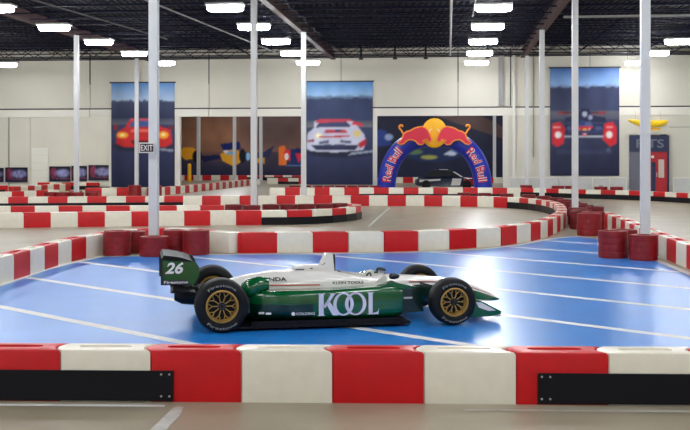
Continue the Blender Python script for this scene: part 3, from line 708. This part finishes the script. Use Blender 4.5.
def crate(q, d, w, dp, h, m, label, cat):
    t = tag(empty(cat.replace(' ','_'), bw(q,d,0), -TH), label, cat)
    MB().box(-w/2,w/2,-dp/2,dp/2,0,h*.85).build('body', M[m], t); MB().box(-w/2-.02,w/2+.02,-dp/2-.02,dp/2+.02,h*.85,h).build('lid', M[m], t)
    MB().box(-w*.15,w*.15,-dp/2-.03,-dp/2,h*.5,h*.62).build('handle', M['pipe'], t)
crate(-14.2,-1.5,.45,.4,.42,'black','small black crate left of the red sports car banner','storage crate')
crate(-13.4,-.8,1.1,.45,.35,'trimw','low white chest below the red sports car banner','storage chest')
crate(12.6,-2.2,.6,.5,.95,'mesh','left pale cabinet standing below the formula car banner','cabinet')
crate(14.6,-2.2,.7,.5,1.0,'mesh','right pale cabinet standing below the formula car banner','cabinet')
yp = tag(empty('yellow_post', bw(-13.6,0,0,90)), 'yellow safety post in the middle opening', 'post')
MB().tube([(0,0,.03),(0,0,1.5),(0,0,1.6)],[.16,.16,.1],12).build('shaft', M['sun'], yp); MB().box(-.25,.25,-.25,.25,0,.04).build('base_plate', M['sun'], yp)
# sign on the left foreground column
sg = tag(empty('hanging_sign', (-4.57,24.27,2.3), -TH), 'small dark maroon sign with pale letters on the left foreground column', 'sign')
MB().box(-.19,.16,-.02,.02,.02,.26).build('border', M['trimw'], sg); MB().box(-.165,.15,-.028,-.02,.045,.235).build('plate', M['signink'], sg)
letters('lettering','EXIT',sg,M['letterw'],(-.145,-.031,.075),(1,0,0),(0,0,1),.28,.13,bold=.01)
# ------------------------------------------------------------------ open-wheel race car
car = tag(empty('race_car', (-.287,14.53,.006), math.radians(11.2)), 'green and white open-wheel race car with gold wheels on the blue floor', 'race car')
SEC = [(-1.5,.07,.30,.50,.8),(-1.39,.10,.26,.56,.8),(-1.1,.16,.2,.625,.75),(-.78,.22,.12,.672,.7),(-.44,.28,.08,.68,.65),(-.05,.31,.07,.68,.6),
       (.12,.32,.07,.668,.6),(.4,.32,.07,.632,.6),(.67,.31,.08,.60,.6),(.85,.29,.1,.59,.65),(1.05,.25,.13,.58,.7),(1.25,.23,.17,.57,.72),(1.46,.21,.2,.555,.75),
       (1.7,.175,.21,.528,.78),(1.89,.145,.21,.495,.8),(2.05,.125,.2,.445,.82),(2.21,.10,.18,.385,.85),(2.38,.065,.175,.305,.9),(2.49,.035,.18,.245,.95),(2.54,.012,.19,.215,1)]
NB = 36
def spw(v, e): return math.copysign(abs(v)**e, v)
rings = []
for x, hw, zb, zt, e in SEC:
    zc, hz = (zb+zt)/2, (zt-zb)/2
    rings.append([(x, hw*spw(math.cos(2*PI*k/NB),e), zc+hz*spw(math.sin(2*PI*k/NB),e)) for k in range(NB)])
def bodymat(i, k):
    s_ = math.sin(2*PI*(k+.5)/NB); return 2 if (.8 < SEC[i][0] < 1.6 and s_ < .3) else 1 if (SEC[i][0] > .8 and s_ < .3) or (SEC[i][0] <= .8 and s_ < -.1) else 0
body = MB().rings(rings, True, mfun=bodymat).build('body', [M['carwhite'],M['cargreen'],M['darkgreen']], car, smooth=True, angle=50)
def sec_at(x):
    for a_, b_ in zip(SEC, SEC[1:]):
        if a_[0] <= x <= b_[0]:
            t = (x-a_[0])/(b_[0]-a_[0]); return [a_[i]*(1-t)+b_[i]*t for i in range(5)]
    return SEC[-1]
def body_y(x, z):
    _, hw, zb, zt, e = sec_at(x); zc, hz = (zb+zt)/2, (zt-zb)/2; r = min(.999, abs(z-zc)/hz)
    sn = r**(1/e); return hw*math.sqrt(max(0,1-sn*sn))**e
cut = MB().prism([(.46+.3*spw(math.cos(2*PI*k/28),.7), .205*spw(math.sin(2*PI*k/28),.7)) for k in range(28)], .36, 1.0, 'z').build('cutter', M['seat'])
bm_ = body.modifiers.new('cockpit','BOOLEAN'); bm_.operation = 'DIFFERENCE'; bm_.object = cut; bm_.solver = 'EXACT'
cut.parent = car; bpy.context.view_layer.update()
new = bpy.data.meshes.new_from_object(body.evaluated_get(bpy.context.evaluated_depsgraph_get()))
body.modifiers.clear(); body.data = new; bpy.data.objects.remove(cut)
# cockpit fittings
MB().prism([(.17,.4),(.17,.66),(.24,.64),(.3,.4)],-.15,.15).build('headrest', M['seat'], car)
sw = MB(); sw.tube([(.62+.03*math.cos(a_), .12*math.sin(a_), .55+.06*math.cos(a_)) for a_ in [2*PI*k/16 for k in range(17)]], .012, 8, False); sw.build('steering_wheel', M['seat'], car, smooth=True)
MB().rings([[(x, y, z+h) for y in [(-.17+.34*k/8) for k in range(9)] for x, z in [(.80+.06*(1-(y/.17)**2), .585)]] for h in (0,.045)], False, close=False).build('windscreen', M['chrome'], car)
# raised spine and roll hoop
MB().rings([[(x,-w_,.6),(x,w_,.6),(x,w_,z-.02),(x,w_*.75,z),(x,-w_*.75,z),(x,-w_,z-.02)] for x,w_,z in ((-.44,.10,.735),(-.3,.12,.742),(-.08,.13,.745),(.1,.12,.74))]).build('engine_cover_spine', M['carwhite'], car)
MB().rings([[(x0,-w_,z),(x1,-w_,z),(x1,w_,z),(x0,w_,z)] for z,x0,x1,w_ in ((.66,-.12,.12,.13),(.75,-.055,.115,.115),(.82,-.02,.11,.10),(.885,0,.105,.09),(.9,.015,.10,.075))]).build('roll_hoop', M['carwhite'], car)
MB().rings([[(.121,-w_,z),(.135,-w_,z),(.135,w_,z),(.121,w_,z)] for z,w_ in ((.66,.115),(.75,.11),(.85,.095),(.885,.08))]).build('hoop_pad', M['black'], car)
MB().box(-.42,-.3,-.122,-.118,.685,.70).build('spine_mark', M['ink'], car)
MB().box(-.22,-.18,-.128,-.124,.70,.715).build('spine_mark', M['ink'], car)
MB().prism([(-.08,.735),(-.02,.76),(.0,.79),(-.06,.745)],-.122,-.118).build('hoop_mark', M['ink'], car)
# side pods, inlet faces, lettering
PS = [(-1.32,-.40,.39,.12),(-1.15,-.60,.43,.11),(-.95,-.77,.475,.10),(-.6,-.86,.49,.10),(-.3,-.875,.49,.10),(0,-.88,.492,.10),(.6,-.88,.515,.10),(.80,-.87,.525,.10),(.90,-.845,.50,.12)]
def podring(x, yo, zt, zb, sg_):
    yi = -.2; P = [(yi,zb),(yo+.16,zb),(yo+.05,zb+.03),(yo+.008,zb+.09),(yo,zb+.15),(yo,.32),(yo,zt-.06),(yo+.012,zt-.025),(yo+.04,zt-.004),(yo+.1,zt),(yi,zt-.035)]
    return [(x, y*-sg_, z) for y, z in P]
def kool(parent, sg_):
    def X(px): return (-.245 + (px-317)/62.6*.81)
    z0, hh = .17, .288
    k = MB(); yy = sg_*.8835
    def poly(P):                                       # flat letter piece
        vs = [((x if sg_ < 0 else -(x-.18)+.18), yy, z0+z*hh) for x,z in P]; k.add(vs, [tuple(range(len(vs)))])
    u = lambda a_: X(317)+a_*(X(336.5)-X(317))
    poly([(u(0),0),(u(.40),0),(u(.32),.05),(u(.32),.95),(u(.40),1),(u(0),1),(u(.07),.95),(u(.07),.05)])
    poly([(u(.30),.42),(u(.70),.96),(u(.64),1),(u(1.0),1),(u(.90),.95),(u(.40),.34)])
    poly([(u(.42),.58),(u(.80),0),(u(1.12),0),(u(.58),.70)])
    for a_, b_ in ((333,354),(345,367)):
        cx = (X(a_)+X(b_))/2; rx = (X(b_)-X(a_))/2; n = 36
        for i in range(n):
            t0, t1 = 2*PI*i/n, 2*PI*(i+1)/n
            poly([(cx+rx*math.cos(t0), .5+.52*math.sin(t0)),(cx+rx*math.cos(t1), .5+.52*math.sin(t1)),(cx+rx*.68*math.cos(t1), .5+.45*math.sin(t1)),(cx+rx*.68*math.cos(t0), .5+.45*math.sin(t0))])
    v = lambda a_: X(368)+a_*(X(379.6)-X(368))
    poly([(v(0),0),(v(1),0),(v(1.05),.26),(v(.92),.12),(v(.48),.06),(v(.48),.95),(v(.6),1),(v(0),1),(v(.12),.95),(v(.12),.05)])
    o = k.build('lettering', M['letter'], parent)
    md = o.modifiers.new('t','SOLIDIFY'); md.thickness = .003; md.offset = 0
for sg_ in (-1,1):
    pod = MB().rings([podring(x,yo,zt,zb,sg_) for x,yo,zt,zb in PS], mfun=lambda i, k: 1 if (k < 5 and i < 4) or k < 2 else 0).build('sidepod', [M['cargreen'],M['darkgreen']], car, smooth=True, angle=48)  # lower rear faces and underside take the darker green
    MB().add([(.903,sg_*-y,z) for y,z in ((-.3,.17),(-.76,.17),(-.76,.46),(-.3,.47))], [(0,1,2,3)]).build('radiator_inlet', M['black'], pod)
    kool(pod, sg_)
    if sg_ < 0:
        letters('lettering','COLDING',pod,M['letterw'],(-.52,-.873,.185),(1,-.045,0),(0,0,1),.24,.035,bold=.01)
        MB().prism([(-.56+.025*math.cos(a_), .203+.025*math.sin(a_)) for a_ in [2*PI*k/12 for k in range(12)]], -.872,-.866).build('round_mark', M['letterw'], pod)
        MB().box(-1.0,-.93,-.79,-.775,.20,.225).build('pale_mark', M['letterw'], pod)
        MB().box(-.91,-.84,-.815,-.80,.195,.22).build('pale_mark', M['letterw'], pod)
    # winglet at the pod's front corner
    MB().prism([(.60,.515),(.80,.575),(1.10,.505),(.88,.47)], sg_*.60, sg_*.80).build('winglet', M['cargreen'], car)
    MB().prism([(.62,.52),(.74,.62),(.80,.60),(.78,.52)], sg_*.40, sg_*.42).build('mirror_stalk', M['carwhite'], car)
    mr = MB(); mr.rings([[(x, sg_*.40+r*math.cos(2*PI*k/12), .605+r*.8*math.sin(2*PI*k/12)) for k in range(12)] for x, r in ((.83,.03),(.85,.05),(.90,.052),(.95,.035),(.97,.01))]); mr.build('mirror', M['ink'], car, smooth=True)
    # bargeboard
    MB().prism([(.92,.1),(1.3,.12),(1.25,.42),(.95,.46)], sg_*.42, sg_*.44).build('bargeboard', M['darkgreen'], car)
    MB().box(1.02,1.14,sg_*.444-.003,sg_*.444+.003,.30,.325).build('pale_mark', M['letterw'], car)
    # green scoop in front of the rear wheel
    if sg_ > 0: continue
    sc = MB(); rg = []
    for x, r, zc in ((-1.22,.04,.50),(-1.19,.10,.50),(-1.1,.135,.52),(-.98,.125,.55),(-.88,.095,.565),(-.85,.085,.565)):
        rg.append([(x, sg_*.60+r*math.cos(2*PI*k/20), zc+r*.95*math.sin(2*PI*k/20)) for k in range(20)])
    scoop = sc.rings(rg).build('scoop', M['cargreen'], car, smooth=True, angle=60)
    MB().rings([[(x, sg_*.60+r*math.cos(2*PI*k/20), .565+r*.95*math.sin(2*PI*k/20)) for k in range(20)] for x, r in ((-.853,.084),(-.845,.084),(-.843,.05),(-.86,.045))]).build('scoop_ring', M['carwhite'], scoop, smooth=True)
    MB().prism([(-1.2,.2),(-.95,.2),(-.9,.5),(-1.15,.46)], sg_*.56, sg_*.64).build('scoop_support', M['darkgreen'], scoop)
# livery lettering wrapped on the body
for sg_ in (-1,1):
    fx = (lambda a_, o_: o_+a_) if sg_ < 0 else (lambda a_, o_: -o_-a_)
    def wrapper(x0, z0, L_):
        def w_(a_, b_):
            x = x0+a_ if sg_ < 0 else x0+L_-a_; z = z0+b_; return (x, sg_*(body_y(x,z)+.012), z)
        return w_
    letters('lettering','HONDA',body,M['ink'],None,None,None,.40,.05,bold=.025,wrap=wrapper(-.96,.555,.40))
    letters('lettering','KLEIN TOOLS',body,M['ink'],None,None,None,.43,.036,bold=.02,wrap=wrapper(.06,.505,.43))
    n = 16; rg = [[(x, sg_*(body_y(x,z)+.01), z) for x in [-.81+.7*k/n for k in range(n+1)]] for z in (.492,.510)]
    MB().rings(rg, False, close=False).build('stripe', M['stripe'], body)
    for z_, w_, m_ in ((.80,.06,'ink'),(.87,.035,'stripe')):
        xs = [1.15+1.25*k/24 for k in range(25)]
        def zz(x, f):
            _, hw, zb, zt, e = sec_at(x); return (zb+zt)/2+(zt-zb)/2*f
        rg = [[(x, sg_*(body_y(x, zz(x,f))+.003), zz(x,f)) for x in xs] for f in (z_-.2,z_-.2+w_)]
        MB().rings(rg, False, close=False).build('stripe', M[m_], body)
MB().box(-1.62,1.0,-.90,.90,.035,.06).build('undertray', M['black'], car)
for sg_ in (-1,1): MB().box(-1.1,.9,sg_*.86,sg_*.885,.05,.12).build('side_skirt', M['black'], car)
# gearbox, rear and front wings
MB().rings([[(x,w_*math.cos(2*PI*k/12),.36+h*math.sin(2*PI*k/12)) for k in range(12)] for x,w_,h in ((-1.3,.2,.17),(-1.6,.17,.15),(-1.95,.12,.11),(-2.05,.06,.06))]).build('gearbox', M['black'], car, smooth=True)
MB().prism([(-2.1,.4),(-1.8,.4),(-1.85,.86),(-2.1,.88)],-.02,.02).build('wing_pylon', M['black'], car)
MB().prism([(-2.23,.905),(-2.2,.955),(-2.0,.925),(-1.86,.885),(-1.83,.865),(-1.9,.855),(-2.1,.875)],-.49,.49).build('rear_wing', M['black'], car)
MB().prism([(-2.1,.47),(-1.8,.44),(-1.78,.455),(-2.08,.50)],-.46,.46).build('lower_wing', M['black'], car)
EP = [(-2.23,.575),(-1.98,.575),(-1.9,.535),(-1.8,.58),(-1.75,.68),(-1.742,.79),(-1.79,.86),(-2.23,.89)]
for sg_ in (-1,1):
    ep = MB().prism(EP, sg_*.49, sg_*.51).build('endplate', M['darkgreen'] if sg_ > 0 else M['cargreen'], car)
    MB().prism([(-2.24,.57),(-1.97,.57),(-1.89,.53),(-1.86,.55),(-1.9,.632),(-2.24,.632)], sg_*.507, sg_*.514).build('dark_band', M['ink'], ep)
    MB().prism([(-2.24,.57),(-2.215,.57),(-2.215,.895),(-2.24,.895)], sg_*.507, sg_*.514).build('edge_strip', M['ink'], ep)
    if sg_ < 0:
        letters('lettering','26',ep,M['letterw'],(-2.185,-.515,.715),(1,0,0),(0,0,1),.235,.15,bold=.03,shear=.25)
        letters('lettering','Firestone',ep,M['letterw'],(-2.2,-.516,.588),(1,0,0),(0,0,1),.31,.036,bold=.02)
MB().prism([(1.92,.10),(2.25,.075),(2.3,.085),(2.25,.10),(1.95,.15)],-.8,.8).build('front_wing', M['carwhite'], car)
for sg_ in (-1,1):
    ep = MB().prism([(1.82,.08),(2.1,.085),(2.27,.11),(2.28,.15),(2.02,.285),(1.9,.31),(1.82,.28)], sg_*.80, sg_*.825).build('front_endplate', M['cargreen'], car)
    MB().prism([(1.92,.285),(2.0,.275),(2.2,.165),(2.1,.16),(1.96,.21)], sg_*.822, sg_*.828).build('painted_highlight', M['carwhite'], ep)  # pale highlight laid on the endplate as white colour
    MB().bar((2.15,0,.22),(2.12,sg_*.05,.1),.04).build('wing_strut', M['black'], car)
# wheels
def wheel(x, y, R, w_):
    k = MB(); h = w_/2; r0 = R*.60
    k.lathe([(r0,-h+.02),(r0+.02,-h+.004),(R*.78,-h),(R*.92,-h+.012),(R*.985,-h+.045),(R,-h+.08),(R,h-.08),(R*.985,h-.045),(R*.92,h-.012),(R*.78,h),(r0+.02,h-.004),(r0,h-.02)], 56, closed=True)
    t = k.build('tire', M['rubber'], car, smooth=True, angle=60); t.location = (x,y,R)
    k = MB(); k.lathe([(r0+.004,-h+.018),(r0+.004,-h+.002),(r0-.012,-h-.002),(r0-.022,-h+.012),(r0-.03,-h+.06),(r0-.03,h-.02),(r0+.003,h-.01)], 48); k.build('rim', M['gold'], t, smooth=True, angle=40)
    k = MB(); k.lathe([(.0,-h+.09),(r0-.028,-h+.09)], 32); k.build('wheel_back', M['black'], t)
    sp = MB(); sp.bar((0.03,-h+.045,0),(r0*.62,-h+.04,0),.013,.012); sp.bar((r0*.60,-h+.04,0),(r0*.90,-h+.03,r0*.2),.010,.010); sp.bar((r0*.60,-h+.04,0),(r0*.90,-h+.03,-r0*.2),.010,.010)
    sme = sp.mesh('spoke', M['gold'])
    for i in range(10):
        o = put('spoke', sme, t); o.rotation_euler = (0, 2*PI*i/10, 0)
    k = MB(); k.lathe([(0,-h+.01),(.025,-h+.01),(.03,-h+.03),(.05,-h+.035),(.052,-h+.08)], 20); k.build('hub', M['steel'], t, smooth=True)
    for ph, fl_ in ((PI/2,1),(-PI/2,-1)):
        rm = R*.80; Lt = R*1.15
        def wr_(a_, b_):
            rr = rm + (b_-.022)*fl_; an_ = ph - fl_*(a_-Lt/2)/rm
            return (rr*math.cos(an_), -h-.003, rr*math.sin(an_))
        letters('lettering','Firestone',t,M['letterdim'],None,None,None,Lt,.034,bold=.0,wrap=wr_)
    return t
for x, R, w_, yo in ((-1.485,.34,.37,1.0),(1.575,.312,.27,.99)):
    t = wheel(x, -yo+w_/2, R, w_)
    t2 = copy_tree(t, car); t2.location = (x, yo-w_/2, R); t2.rotation_euler = (0,0,PI)
    for sg_ in (-1,1):
        yb = .16 if x < 0 else .2
        for xo, z0, z1 in ((-.3,.2,.2),(.3,.2,.2),(-.25,.45,.4),(.25,.45,.4)):
            MB().bar((x+xo, sg_*yb, z0+.03),(x, sg_*(yo-w_*.8), z1+.05),.03,.018).build('suspension_arm', M['steel'], car)
        MB().bar((x+.1, sg_*yb, .5),(x+.02, sg_*(yo-w_*.8), .22),.022).build('push_rod', M['steel'], car)
